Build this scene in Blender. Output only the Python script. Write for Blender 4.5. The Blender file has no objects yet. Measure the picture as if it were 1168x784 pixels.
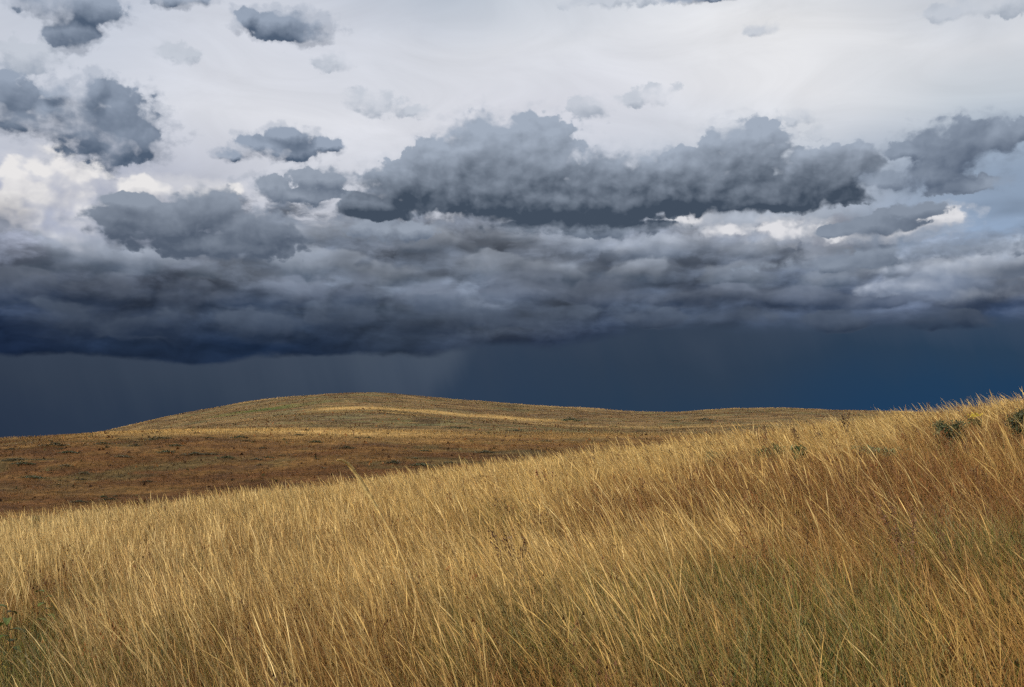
import bpy, math
import numpy as np
# ------------------------------------------------------------------ camera frame maths
F_PX = 1146.0                       # focal length in photo pixels (photo 1168 wide)
PITCH = math.atan((500.0 - 392.0) / F_PX)

def azel(x, y):
    """photo pixel -> azimuth and elevation of that direction in degrees (camera looks along +Y)"""
    cx, cy = (x - 584.0) / F_PX, (392.0 - y) / F_PX
    dy = math.cos(PITCH) - cy * math.sin(PITCH)
    dz = math.sin(PITCH) + cy * math.cos(PITCH)
    return math.degrees(math.atan2(cx, dy)), math.degrees(math.atan2(dz, math.hypot(cx, dy)))

def lin(c):
    return tuple(((v / 255.0) / 12.92 if v <= 10 else ((v / 255.0 + 0.055) / 1.055) ** 2.4) for v in c)

# ------------------------------------------------------------------ small node language
class NG:
    def __init__(s, nt): s.nt = nt
    def new(s, t, **kw):
        n = s.nt.nodes.new(t)
        for k, v in kw.items(): setattr(n, k, v)
        return n
    def put(s, inp, v):
        if isinstance(v, E): s.nt.links.new(v.s, inp)
        elif v is not None: inp.default_value = v
    def math(s, op, a, b=None, c=None, clamp=False):
        n = s.new('ShaderNodeMath', operation=op, use_clamp=clamp)
        s.put(n.inputs[0], a); s.put(n.inputs[1], b); s.put(n.inputs[2], c)
        return E(s, n.outputs[0])
    def vmath(s, op, a, b=None, c=None, out=0):
        n = s.new('ShaderNodeVectorMath', operation=op)
        s.put(n.inputs[0], a); s.put(n.inputs[1], b); s.put(n.inputs[2], c)
        return E(s, n.outputs[out])
    def xyz(s, x, y, z=0.0):
        n = s.new('ShaderNodeCombineXYZ')
        s.put(n.inputs[0], x); s.put(n.inputs[1], y); s.put(n.inputs[2], z)
        return E(s, n.outputs[0])
    def noise(s, vec, scale=1.0, detail=5.0, rough=0.5, lac=2.0, dist=0.0, col=False, dims='2D'):
        n = s.new('ShaderNodeTexNoise'); n.noise_dimensions = dims
        s.put(n.inputs['Vector'], vec); n.inputs['Scale'].default_value = scale
        n.inputs['Detail'].default_value = detail; n.inputs['Roughness'].default_value = rough
        n.inputs['Lacunarity'].default_value = lac; n.inputs['Distortion'].default_value = dist
        return E(s, n.outputs['Color' if col else 'Fac'])
    def voro(s, vec, scale=1.0, detail=0.0, rough=0.5, smooth=0.6):
        n = s.new('ShaderNodeTexVoronoi', feature='SMOOTH_F1', voronoi_dimensions='2D')
        s.put(n.inputs['Vector'], vec); n.inputs['Scale'].default_value = scale
        n.inputs['Detail'].default_value = detail; n.inputs['Roughness'].default_value = rough
        n.inputs['Smoothness'].default_value = smooth
        return E(s, n.outputs['Distance'])
    def sstep(s, x, a, b, lo=0.0, hi=1.0):
        n = s.new('ShaderNodeMapRange', interpolation_type='SMOOTHSTEP')
        s.put(n.inputs[0], x); s.put(n.inputs[1], a); s.put(n.inputs[2], b)
        n.inputs[3].default_value = lo; n.inputs[4].default_value = hi
        return E(s, n.outputs[0])
    def mix(s, f, a, b, mode='MIX'):
        n = s.new('ShaderNodeMix', data_type='RGBA', blend_type=mode)
        s.put(n.inputs[0], f)
        for i, v in ((6, a), (7, b)):
            if isinstance(v, E): s.nt.links.new(v.s, n.inputs[i])
            else: n.inputs[i].default_value = (*v[:3], 1.0)
        return E(s, n.outputs[2])
    def fmix(s, f, a, b):
        n = s.new('ShaderNodeMix', data_type='FLOAT')
        s.put(n.inputs[0], f); s.put(n.inputs[2], a); s.put(n.inputs[3], b)
        return E(s, n.outputs[0])
    def ramp(s, f, stops, interp='LINEAR'):
        n = s.new('ShaderNodeValToRGB'); cr = n.color_ramp; cr.interpolation = interp
        while len(cr.elements) < len(stops): cr.elements.new(0.5)
        for e, (p, c) in zip(cr.elements, sorted(stops, key=lambda q: q[0])):
            e.position = p; e.color = (*c[:3], 1.0)
        s.put(n.inputs[0], f)
        return E(s, n.outputs[0])
    def curve(s, f, pts):
        """piecewise linear function of f (0..1) through (x, value) with values 0..1"""
        n = s.new('ShaderNodeValToRGB'); cr = n.color_ramp; cr.interpolation = 'B_SPLINE' if 0 else 'EASE'
        while len(cr.elements) < len(pts): cr.elements.new(0.5)
        for e, (p, v) in zip(cr.elements, sorted(pts)):
            e.position = p; e.color = (v, v, v, 1.0)
        s.put(n.inputs[0], f)
        return E(s, n.outputs[0])
class E:
    def __init__(s, g, sock): s.g, s.s = g, sock
    def __add__(s, o): return s.g.math('ADD', s, o)
    __radd__ = __add__
    def __sub__(s, o): return s.g.math('SUBTRACT', s, o)
    def __rsub__(s, o): return s.g.math('SUBTRACT', o, s)
    def __mul__(s, o): return s.g.math('MULTIPLY', s, o)
    __rmul__ = __mul__
    def __truediv__(s, o): return s.g.math('DIVIDE', s, o)

# ------------------------------------------------------------------ the sky
SUN_AZ, SUN_EL = -132.0, 30.0       # degrees clockwise from +Y; the sun stands left and a little behind
SKY_STRENGTH = 0.09

def build_world():
    """clear sky with a thin bright veil; the storm side stands in front of it as the sky backdrop"""
    world = bpy.data.worlds.new("World"); bpy.context.scene.world = world
    world.use_nodes = True
    nt = world.node_tree; nt.nodes.clear(); g = NG(nt)
    out = g.new('ShaderNodeOutputWorld'); bg = g.new('ShaderNodeBackground')
    bg.inputs[1].default_value = SKY_STRENGTH
    nt.links.new(bg.outputs[0], out.inputs[0])
    sky = g.new('ShaderNodeTexSky', sky_type='NISHITA'); sky.sun_disc = False
    sky.sun_elevation = math.radians(SUN_EL); sky.sun_rotation = math.radians(SUN_AZ)
    sky.air_density = 1.0; sky.dust_density = 1.2; sky.ozone_density = 1.5; sky.altitude = 300
    tc = g.new('ShaderNodeTexCoord')
    n = g.noise(E(g, tc.outputs['Generated']), 2.0, 5, 0.6, dims='3D')
    K = 1.0 / SKY_STRENGTH
    cloud = g.mix(g.sstep(n, 0.35, 0.65), tuple(K * c for c in lin((158, 160, 166))), tuple(K * c for c in lin((222, 216, 208))))
    col = g.mix(g.sstep(n, 0.42, 0.58, 0.35, 0.75), E(g, sky.outputs[0]), cloud)
    nt.links.new(col.s, bg.inputs[0])
    world.cycles.sampling_method = 'NONE'
    return world

def sky_material():
    m = bpy.data.materials.new('storm_sky'); m.use_nodes = True
    nt = m.node_tree; nt.nodes.clear(); g = NG(nt)
    out = g.new('ShaderNodeOutputMaterial'); em = g.new('ShaderNodeEmission')
    em.inputs[1].default_value = 1.0
    nt.links.new(em.outputs[0], out.inputs[0])
    L = lin
    geo = g.new('ShaderNodeTexCoord')
    D = g.vmath('NORMALIZE', E(g, geo.outputs['Object']))
    sep = g.new('ShaderNodeSeparateXYZ'); nt.links.new(D.s, sep.inputs[0])
    X, Y, Z = (E(g, o) for o in sep.outputs)
    R2D = 180.0 / math.pi
    u = g.math('ARCTAN2', X, Y) * R2D
    v = g.math('ARCSINE', Z) * R2D
    P = g.xyz(u, v, 0.0)
    # shared warps
    w1 = g.vmath('SUBTRACT', g.noise(P, 0.22, 5, 0.55, col=True), (0.5, 0.5, 0.5))
    w2 = g.vmath('SUBTRACT', g.noise(P, 0.9, 5, 0.6, col=True), (0.5, 0.5, 0.5))

    def warp(k1, k2, sy=1.0, off=(0, 0, 0)):
        a = g.vmath('MULTIPLY_ADD', w1, (k1, k1 * sy, 0), P)
        a = g.vmath('MULTIPLY_ADD', w2, (k2, k2 * sy, 0), a)
        return g.vmath('ADD', a, off) if any(off) else a

    NZ = {}
    def shared(key, scale):
        if key not in NZ:
            p = g.vmath('MULTIPLY_ADD', P, (0.62, 2.0, 0) if key == 's' else (1.0, 1.3, 0), (3.7 * scale, 8.1, 0))
            p = g.vmath('MULTIPLY_ADD', w1, (1.2, 1.6 if key == 's' else 1.0, 0), p)
            n = g.noise(p, scale, 7, 0.55 if scale > 0.5 else 0.46)
            e = g.noise(p, scale * 0.9, 3.5, 0.5) - g.noise(g.vmath('ADD', p, (-0.20 / scale, 0.34 / scale, 0.0)), scale * 0.9, 3.5, 0.5)
            bl = g.voro(p, scale * 1.5, 1.6, 0.45, 0.6)
            NZ[key] = (n, e, bl)
        return NZ[key]
    shared('c', 0.55); shared('f', 1.0); shared('s', 0.42)
    soften = g.sstep(g.noise(g.vmath('MULTIPLY_ADD', P, (0.33, 0.5, 0), (5.5, 1.5, 0)), 1.0, 3, 0.5), 0.36, 0.66, 0.55, 2.6)

    def blobs(vec, lst):
        """1 at a centre, 0 on the ellipse's edge, below 0 outside; lst in photo pixels x, y, half width, half height"""
        acc = None
        for b in lst:
            x, y, a, h = b[:4]
            cu, cv = azel(x, y); sa, sb = 20.0 / a, 20.0 / h
            q = g.vmath('MULTIPLY_ADD', vec, (sa, sb, 0), (-cu * sa, -cv * sb, 0))
            d = g.vmath('DOT_PRODUCT', q, q, out=1)
            if acc is None: acc = d
            else:
                acc = g.math('SMOOTH_MIN', acc, d, 0.25)
        return 1.0 - acc

    # ---- coarse tones of the sky, by column, from the zenith side down to the foot of the rain
    V0, V1 = azel(584, 520)[1], azel(584, -40)[1]
    def vpos(y): return max(0.0, min(1.0, (azel(584, y)[1] - V0) / (V1 - V0)))
    U0, U1 = azel(-60, 400)[0], azel(1228, 400)[0]
    un = (u - U0) / (U1 - U0)
    def upos(x): return (azel(x, 400)[0] - U0) / (U1 - U0)

    def columns(fac, cols, uu=None):
        uu = uu or un
        acc, px = None, None
        for x, stops in cols:
            c = g.ramp(fac, [(vpos(y), L(rgb)) for y, rgb in stops])
            if acc is None: acc = c
            else: acc = g.mix(g.sstep(uu, upos(px), upos(x)), acc, c)
            px = x
        return acc

    # open sky and high veil
    hv = g.noise(g.vmath('MULTIPLY', P, (0.05, 0.09, 0)), 1.0, 3, 0.5)
    vb = g.math('MULTIPLY_ADD', hv - 0.5, 7.0, v)
    fb = (vb - V0) / (V1 - V0)
    base = columns(fb, [
        (20,  [(-30, (170, 178, 195)), (60, (196, 202, 214)), (150, (205, 209, 219)), (230, (172, 178, 196)), (330, (120, 130, 152)), (420, (60, 72, 95))]),
        (330, [(-30, (176, 186, 202)), (50, (207, 211, 221)), (150, (219, 221, 228)), (240, (200, 203, 213)), (330, (135, 142, 158)), (420, (60, 72, 95))]),
        (640, [(-30, (196, 204, 215)), (60, (216, 219, 226)), (150, (216, 218, 227)), (230, (198, 203, 214)), (330, (135, 142, 158)), (420, (60, 72, 95))]),
        (900, [(-30, (200, 206, 215)), (60, (228, 229, 232)), (130, (224, 225, 229)), (210, (196, 203, 214)), (330, (120, 135, 158)), (420, (50, 72, 105))]),
        (1150, [(-30, (186, 194, 206)), (70, (213, 216, 222)), (130, (194, 202, 211)), (200, (155, 170, 189)), (300, (128, 147, 172)), (420, (40, 68, 105))]),
    ])
    vn = g.noise(g.vmath('MULTIPLY_ADD', P, (0.10, 0.30, 0), (1.7, 2.9, 0)), 1.0, 7, 0.58, dist=0.6)
    vk = g.math('MULTIPLY_ADD', vn - 0.5, 0.34, 1.015)
    bs = g.vmath('SCALE', base); nt.links.new(vk.s, bs.s.node.inputs['Scale'])
    col = bs

    # ---- helper that lays one bank of cloud over what is behind it
    def bank(col, lst, light, dark, k1=1.0, k2=0.8, sy=0.8, amp=1.2, soft=0.4, lo=-0.15, base_y=None, top_y=None, nscale=1.0,
             puff=0.6, op=1.0, det=8, emb=0.5, melt=0, halo=0.0, rnd=0.55, up=0.62, bias=0.55, **kw):
        """one bank of cloud over what lies behind it: billowed rim, smooth rounded body lit from above, thin rim lighter"""
        vec = warp(k1, k2, sy)
        f0 = blobs(vec, lst)
        fu = blobs(g.vmath('ADD', vec, (-0.22, up, 0)), lst)
        n, e, bl = shared('s', 0.42) if nscale < 0.4 else shared('c', 0.55) if nscale < 0.7 else shared('f', 1.0)
        f = g.math('MULTIPLY_ADD', n - 0.5, amp, f0)
        f = g.math('MULTIPLY_ADD', 0.40 - bl, puff * 0.8, f)
        a = g.sstep(f, lo, g.math('MULTIPLY_ADD', soften, soft, lo))
        if halo:
            a = g.math('MAXIMUM', a, g.sstep(g.math('MULTIPLY_ADD', n - 0.5, amp * 1.8, f), lo - 0.7, lo + 0.9) * halo)
        a = a * op
        dk = g.math('MULTIPLY_ADD', g.math('MINIMUM', g.math('MAXIMUM', f0 - fu, -1.0), 1.0), -rnd, bias)
        if base_y is not None:
            vv = g.math('MULTIPLY_ADD', n - 0.5, 1.0, v)
            hgt = g.sstep(vv, azel(584, base_y)[1], azel(584, top_y)[1])     # 0 at the base, 1 at the top
            dk = g.math('MULTIPLY_ADD', 0.5 - hgt, kw.get('grad', 0.62), dk)
            if melt: a = a * g.sstep(vv, azel(584, base_y + melt)[1], azel(584, base_y)[1])
        dk = g.math('MULTIPLY_ADD', e, -0.5 * emb, dk)
        dk = g.math('MULTIPLY_ADD', NZ['c'][1], -1.3 * emb, dk)
        dk = g.math('MULTIPLY_ADD', bl - 0.40, 0.22 * puff, dk)
        dk = g.math('MULTIPLY', dk, g.sstep(f, lo, lo + 0.75, 0.55, 1.0), clamp=True)
        return g.mix(a, col, g.mix(dk, L(light), L(dark))), f

    # faint wisps
    col, _ = bank(col, [(425, 115, 34, 16), (470, 124, 26, 9), (672, 122, 26, 16), (735, 108, 34, 11), (912, 130, 20, 10), (935, 148, 18, 8),
                        (380, 72, 22, 12), (868, 30, 22, 8), (700, -2, 70, 9), (200, 60, 26, 10), (40, 62, 40, 16), (1120, 6, 60, 12)], (192, 199, 210), (150, 161, 176), amp=3.0, soft=1.3, lo=-0.55, op=0.75, puff=0.3, k1=1.4, k2=1.3)
    # sunlit white heads
    col, _ = bank(col, [(64, 218, 58, 46), (28, 246, 42, 32), (108, 252, 54, 34), (168, 214, 34, 16), (230, 222, 50, 16), (60, 280, 60, 30)], (232, 230, 230), (168, 171, 183), amp=1.0, soft=0.75, lo=-0.4, k1=0.8, k2=0.5, nscale=0.5, puff=1.1, base_y=300, top_y=215, melt=22, emb=0.75, rnd=0.55, bias=0.42, halo=0.35)
    # grey-lavender shelf that carries the mass on the left and right
    col, _ = bank(col, [(250, 300, 330, 62), (700, 300, 420, 58), (1080, 312, 150, 42), (930, 285, 120, 34), (40, 320, 120, 40)], (164, 170, 184), (112, 121, 138), amp=1.1, soft=0.9, k1=2.4, k2=0.8, sy=0.5, nscale=0.5)

    # ---- the storm mass: toned by column, torn into shelves by stretched noise
    sp = g.vmath('MULTIPLY_ADD', w1, (2.5, 0.9, 0), P)
    s1 = g.noise(g.vmath('MULTIPLY', sp, (0.085, 0.34, 1)), 1.0, 6, 0.5)
    s1b = g.noise(g.vmath('MULTIPLY_ADD', sp, (0.085, 0.34, 1), (-0.02, 0.15, 0)), 1.0, 6, 0.5)
    s2 = g.noise(g.vmath('MULTIPLY', sp, (0.33, 0.70, 1)), 1.0, 8, 0.55)
    s2b = g.noise(g.vmath('MULTIPLY_ADD', sp, (0.33, 0.70, 1), (-0.12, 0.28, 0)), 1.0, 4, 0.45)
    fade = g.sstep(v, azel(584, 415)[1], azel(584, 330)[1])
    vm = g.math('MULTIPLY_ADD', (s1 - 0.5) * g.fmix(fade, 1.5, 6.5), 1.0, v)
    vm = g.math('MULTIPLY_ADD', (s2 - 0.5) * fade, 2.6, vm)
    fm = (vm - V0) / (V1 - V0)
    mass = columns(fm, [
        (0,   [(235, (165, 170, 186)), (290, (128, 136, 154)), (330, (74, 87, 109)), (370, (34, 48, 73)), (410, (24, 37, 60)), (440, (26, 38, 60))]),
        (150, [(240, (165, 168, 180)), (300, (126, 133, 148)), (335, (92, 101, 118)), (370, (52, 63, 82)), (400, (32, 45, 66)), (430, (26, 38, 58))]),
        (300, [(235, (138, 147, 162)), (285, (98, 108, 124)), (322, (108, 117, 132)), (362, (56, 68, 86)), (395, (29, 44, 68)), (420, (28, 41, 62))]),
        (450, [(240, (132, 140, 155)), (275, (98, 108, 124)), (320, (98, 108, 123)), (352, (60, 71, 86)), (385, (48, 59, 76)), (410, (36, 48, 67))]),
        (600, [(235, (125, 133, 148)), (290, (120, 128, 142)), (330, (80, 90, 106)), (368, (74, 84, 100)), (395, (48, 60, 82)), (410, (46, 58, 80))]),
        (750, [(240, (135, 143, 157)), (275, (132, 140, 155)), (305, (98, 108, 124)), (340, (74, 84, 101)), (372, (70, 82, 101)), (395, (46, 60, 85))]),
        (900, [(250, (148, 156, 170)), (300, (104, 114, 131)), (340, (74, 85, 104)), (372, (66, 79, 101)), (395, (46, 62, 90))]),
        (1100, [(250, (128, 144, 164)), (285, (118, 130, 148)), (320, (150, 160, 177)), (355, (98, 110, 132)), (385, (60, 77, 107)), (405, (44, 67, 101))]),
    ])
    rel = (s1 - s1b) * 2.6 + (s2 - s2b) * 2.2
    relk = g.math('MULTIPLY_ADD', rel, g.fmix(fade, 0.5, 1.0), 1.0)
    relk = g.math('MINIMUM', g.math('MAXIMUM', relk, 0.62), 1.5)
    mass = g.vmath('SCALE', mass); mass_node = mass.s.node
    nt.links.new(relk.s, mass_node.inputs['Scale'])
    # rain curtain under the mass
    rv = g.noise(g.xyz(u * 0.42 + v * 0.13, v * 0.06), 1.0, 4, 0.5)
    rv2 = g.noise(g.vmath('MULTIPLY_ADD', P, (0.10, 0.12, 0), (4, 0, 9)), 1.0, 3, 0.5)
    fr = (g.math('MULTIPLY_ADD', rv - 0.5, 2.4, g.math('MULTIPLY_ADD', rv2 - 0.5, 3.0, v)) - V0) / (V1 - V0)
    ur = g.math('MULTIPLY_ADD', v - azel(584, 420)[1], -0.012, g.math('MULTIPLY_ADD', rv - 0.5, 0.05, un))
    rain = columns(fr, [
        (0,   [(405, (54, 65, 82)), (440, (50, 61, 78)), (470, (43, 55, 74)), (505, (38, 51, 71))]),
        (250, [(405, (60, 71, 88)), (440, (54, 66, 83)), (480, (45, 58, 77))]),
        (495, [(390, (74, 85, 100)), (425, (67, 79, 96)), (470, (54, 67, 86))]),
        (545, [(385, (55, 67, 85)), (425, (48, 63, 83)), (470, (44, 61, 83))]),
        (750, [(375, (54, 67, 85)), (415, (47, 62, 81)), (470, (41, 60, 82))]),
        (1130, [(370, (60, 75, 96)), (410, (42, 64, 88)), (445, (34, 62, 91)), (480, (30, 61, 93))]),
    ], ur)
    EV0, EV1 = azel(584, 440)[1], azel(584, 360)[1]
    def ev(y): return (azel(584, y)[1] - EV0) / (EV1 - EV0)
    edge = g.curve(un, [(upos(x), ev(y)) for x, y in [(-60, 408), (20, 411), (150, 413), (235, 419), (300, 410), (390, 412), (500, 400), (620, 389), (760, 381), (900, 379), (1228, 380)]])
    edge = edge * (EV1 - EV0) + EV0
    ew = g.noise(g.vmath('MULTIPLY', P, (0.16, 0.30, 0)), 1.0, 7, 0.52)
    edge = g.math('MULTIPLY_ADD', ew - 0.5, 2.0, edge)
    low = g.fmix(g.sstep(un, upos(420), upos(900)), 0.28, 1.2)
    mass = g.mix(g.sstep((v - edge) / low, -0.4, 1.0), rain, mass)
    # where the mass begins (its torn upper rim)
    TV0, TV1 = azel(584, 320)[1], azel(584, 200)[1]
    def tv(y): return (azel(584, y)[1] - TV0) / (TV1 - TV0)
    top = g.curve(un, [(upos(x), tv(y)) for x, y in [(-60, 275), (30, 285), (100, 300), (130, 250), (270, 232), (420, 236), (600, 238), (700, 243), (790, 268), (930, 290), (1010, 300), (1080, 285), (1228, 275)]])
    top = top * (TV1 - TV0) + TV0
    top = g.math('MULTIPLY_ADD', s2 - 0.5, 4.5, top)
    ta = g.sstep(top - v, -0.25, 0.75)
    col = g.mix(ta, col, mass)

    # billows hanging in the mass, lit above and dark below
    rows = [
        ([(300, 262, 60, 16), (395, 268, 70, 18), (500, 276, 60, 18), (570, 262, 50, 18), (650, 276, 70, 24), (745, 282, 70, 18), (850, 286, 60, 16), (940, 292, 60, 12)], (172, 179, 191), (90, 101, 117), 292, 250),
        ([(90, 292, 60, 24), (170, 300, 60, 18), (250, 306, 60, 18), (350, 300, 60, 20), (450, 312, 60, 14), (545, 302, 60, 20), (640, 310, 70, 20), (740, 312, 70, 18), (850, 312, 70, 18), (950, 316, 60, 14), (1060, 308, 60, 20), (1140, 300, 50, 22)], (152, 160, 173), (74, 86, 102), 328, 280),
        ([(30, 330, 60, 24), (120, 332, 50, 20), (210, 338, 50, 20), (300, 334, 60, 20), (400, 334, 50, 24), (490, 338, 50, 22), (590, 332, 60, 24), (690, 334, 60, 20), (800, 338, 70, 16), (910, 338, 60, 14), (1010, 342, 60, 14), (1110, 336, 60, 22)], (112, 121, 137), (48, 60, 80), 362, 312),
        ([(70, 364, 60, 22), (180, 368, 60, 20), (290, 370, 60, 20), (390, 362, 50, 24), (470, 362, 50, 26), (550, 358, 50, 24), (640, 362, 60, 18), (740, 362, 60, 14), (850, 362, 60, 12), (960, 364, 60, 12), (1070, 366, 60, 12)], (86, 97, 114), (38, 50, 70), 398, 340),
    ]
    for k, (bl_, lt, dk, by, ty) in enumerate(rows):
        col, _ = bank(col, bl_, lt, dk, amp=1.5, soft=0.8, lo=-0.35, k1=1.9, k2=0.6, sy=0.5, nscale=0.3, puff=0.6, base_y=by, top_y=ty,
                      emb=0.5, rnd=0.3, op=0.75, melt=18)
    col, _ = bank(col, [(1098, 306, 76, 20), (1150, 292, 44, 22), (1046, 326, 64, 13), (1120, 334, 60, 16)], (186, 193, 205), (116, 128, 148), amp=1.2, soft=0.7, lo=-0.35, k1=1.4, k2=0.5, sy=0.6, nscale=0.5, puff=0.6, base_y=350, top_y=286, op=0.6, melt=14)
    broad = g.noise(g.vmath('MULTIPLY_ADD', P, (0.13, 0.30, 0), (2.3, 5.1, 0)), 1.0, 3, 0.45)
    bk = g.math('MULTIPLY_ADD', g.sstep(broad, 0.36, 0.66) - 0.45, g.sstep(v, azel(584, 395)[1], azel(584, 330)[1], 0.0, 0.55), 1.0)
    sc_ = g.vmath('SCALE', col); nt.links.new(bk.s, sc_.s.node.inputs['Scale'])
    col = g.mix(g.sstep(v, azel(584, 270)[1], azel(584, 240)[1]), sc_, col)
    col, _ = bank(col, [(1064, 249, 36, 15), (1034, 262, 28, 10), (778, 250, 34, 13), (822, 262, 40, 8), (898, 262, 44, 14), (965, 268, 30, 8)], (222, 222, 226), (160, 168, 182), amp=1.4, soft=1.1, lo=-0.4, k1=1.2, k2=0.6, nscale=1.0, puff=0.9, bias=0.35, emb=0.5, halo=0.3)
    # lumps riding on the mass
    col, _ = bank(col, [(170, 255, 62, 30), (232, 238, 42, 26), (150, 232, 34, 12), (290, 262, 60, 24), (250, 280, 90, 18)], (142, 152, 167), (84, 95, 112), amp=1.0, soft=0.45, lo=-0.35, k1=0.9, k2=0.5, nscale=1.0, puff=0.7, base_y=300, top_y=215, melt=24, rnd=0.5)
    col, _ = bank(col, [(310, 214, 30, 14), (372, 205, 44, 13), (345, 222, 60, 10), (440, 262, 60, 14)], (150, 160, 175), (96, 108, 126), amp=1.9, soft=0.6, lo=-0.35, nscale=1.0, halo=0.35)
    col, _ = bank(col, [(985, 262, 60, 9), (1040, 240, 40, 11), (1085, 283, 120, 13), (1010, 255, 50, 12), (960, 300, 110, 10), (690, 262, 90, 13)], (134, 145, 161), (88, 100, 118), amp=1.5, soft=0.6, lo=-0.2, sy=0.5, nscale=1.0, halo=0.25)
    # the big slate cumulus with a flat dark base
    col, _ = bank(col, [(470, 214, 62, 26), (430, 236, 46, 16), (540, 215, 120, 34), (690, 232, 130, 22), (640, 258, 90, 12), (720, 262, 70, 9), (546, 168, 42, 40), (520, 190, 56, 36), (600, 180, 66, 46), (600, 228, 160, 22),
                        (680, 205, 66, 34), (760, 206, 80, 34), (850, 178, 50, 38), (866, 160, 24, 18), (800, 224, 130, 20), (930, 202, 60, 32), (975, 190, 30, 24), (900, 226, 90, 16)], (162, 173, 189), (66, 78, 94), amp=1.0, soft=0.42, lo=-0.5, k1=0.9, k2=0.55, nscale=1.0, puff=0.6, base_y=256, top_y=138, melt=14, grad=0.84, emb=0.5, rnd=0.32, bias=0.52, halo=0.25)
    col, _ = bank(col, [(1085, 166, 52, 28), (1066, 196, 40, 18), (1140, 158, 26, 18), (1030, 172, 22, 10), (1010, 205, 26, 10), (1165, 150, 16, 14), (1100, 212, 40, 8)], (146, 158, 175), (84, 97, 117), amp=1.5, soft=0.5, lo=-0.5, k1=1.0, k2=0.8, nscale=1.0, puff=0.6, halo=0.35, rnd=0.4)
    # small slate clouds
    col, _ = bank(col, [(78, 8, 50, 16), (80, 36, 26, 18), (10, 112, 34, 26), (22, 134, 30, 14), (68, 106, 22, 10), (104, 136, 66, 36), (60, 126, 40, 16), (138, 156, 40, 24), (105, 112, 18, 24), (128, 166, 26, 22), (160, 160, 26, 16),
                        (330, 30, 48, 15), (352, 40, 28, 9), (282, 22, 14, 12), (205, -2, 30, 9), (318, 168, 46, 12), (328, 156, 26, 12), (372, 166, 22, 8), (262, 176, 18, 8), (795, -4, 40, 6)], (152, 164, 182), (80, 95, 116), amp=1.7, soft=0.85, lo=-0.72, k1=0.9, k2=0.8, nscale=1.0, puff=0.6, halo=0.4, rnd=0.62, up=0.5)

    nt.links.new(col.s, em.inputs[0])
    m.cycles.emission_sampling = 'NONE'
    return m

def build_sky():
    R = 6000.0
    az = np.radians(np.linspace(-84, 84, 85)); el = np.radians(np.linspace(-9, 57, 34))
    A, B = np.meshgrid(az, el)
    co = np.stack([R * np.sin(A) * np.cos(B), R * np.cos(A) * np.cos(B), R * np.sin(B)], -1).reshape(-1, 3)
    na, ne = len(az), len(el)
    i = (np.arange(ne - 1)[:, None] * na + np.arange(na - 1)[None, :]).reshape(-1)
    faces = np.stack([i, i + na, i + na + 1, i + 1], -1)
    me = bpy.data.meshes.new('sky'); me.from_pydata(co.tolist(), [], faces.tolist())
    for p in me.polygons: p.use_smooth = True
    me.materials.append(sky_material())
    o = bpy.data.objects.new('sky', me); bpy.context.scene.collection.objects.link(o)
    o['kind'] = 'structure'
    return o
# ------------------------------------------------------------------ numeric helpers
RS = np.random.RandomState(11)
def _hash(ix, iy, seed):
    h = (ix.astype(np.int64) * 374761393 + iy.astype(np.int64) * 668265263 + seed * 974634777) & 0xffffffff
    h = ((h ^ (h >> 13)) * 1274126177) & 0xffffffff
    return ((h ^ (h >> 16)) & 0xffffff) / float(0xffffff)
def vnoise(x, y, seed=0):
    x = np.asarray(x, float); y = np.asarray(y, float)
    ix, iy = np.floor(x), np.floor(y); fx, fy = x - ix, y - iy
    fx, fy = fx * fx * (3 - 2 * fx), fy * fy * (3 - 2 * fy)
    a, b = _hash(ix, iy, seed), _hash(ix + 1, iy, seed)
    c, d = _hash(ix, iy + 1, seed), _hash(ix + 1, iy + 1, seed)
    return (a + (b - a) * fx) * (1 - fy) + (c + (d - c) * fx) * fy
def fbm(x, y, scale, octaves=4, seed=0, rough=0.5):
    """about 0..1, mean 0.5, spread so that it really reaches 0.2 and 0.8"""
    s, a, t = 0.0, 1.0, 0.0
    for k in range(octaves):
        s = s + a * vnoise(np.asarray(x) * scale * 2 ** k + 17.3 * k, np.asarray(y) * scale * 2 ** k - 9.1 * k, seed + k)
        t += a; a *= rough
    return np.clip(0.5 + (s / t - 0.5) * 1.5, 0, 1)
def ss(x, a, b):
    t = np.clip((np.asarray(x, float) - a) / (b - a), 0, 1); return t * t * (3 - 2 * t)

# ------------------------------------------------------------------ the lie of the land
EYE = 1.65
def ray(x, y):
    cx, cy = (x - 584.0) / F_PX, (392.0 - y) / F_PX
    dy = math.cos(PITCH) - cy * math.sin(PITCH); dz = math.sin(PITCH) + cy * math.cos(PITCH)
    return cx / dy, dz / dy
def prof(pts):
    q = [ray(*p) for p in pts]; return np.array([a for a, b in q]), np.array([b for a, b in q])
NEAR_X, NEAR_Z = prof([(-300, 638), (0, 599), (200, 579), (400, 556), (600, 530), (800, 505), (950, 487), (1060, 474), (1168, 460), (1500, 415)])
MID_X, MID_Z = prof([(-500, 512), (0, 498), (130, 491), (200, 488), (330, 487), (420, 488), (520, 490), (640, 491), (740, 493), (900, 494), (1168, 492), (1700, 500)])
FAR_X, FAR_Z = prof([(-500, 545), (-50, 514), (60, 501), (125, 489), (200, 473), (300, 456), (370, 447.5), (430, 447), (500, 453), (600, 462), (700, 468), (760, 469.5), (850, 465.5), (900, 464.5), (1000, 467), (1168, 474), (1700, 520)])
D0, YM, YF = 30.0, 120.0, 270.0
GN = 0.52
nb = (NEAR_Z[-2] - NEAR_Z[1]) / (NEAR_X[-2] - NEAR_X[1]); na_ = NEAR_Z[1] - nb * NEAR_X[1]

def smooth_interp(x, xs, zs, w):
    return sum(np.interp(x + k * w, xs, zs) * c for k, c in ((-1, .15), (-.5, .2), (0, .3), (.5, .2), (1, .15)))

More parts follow.
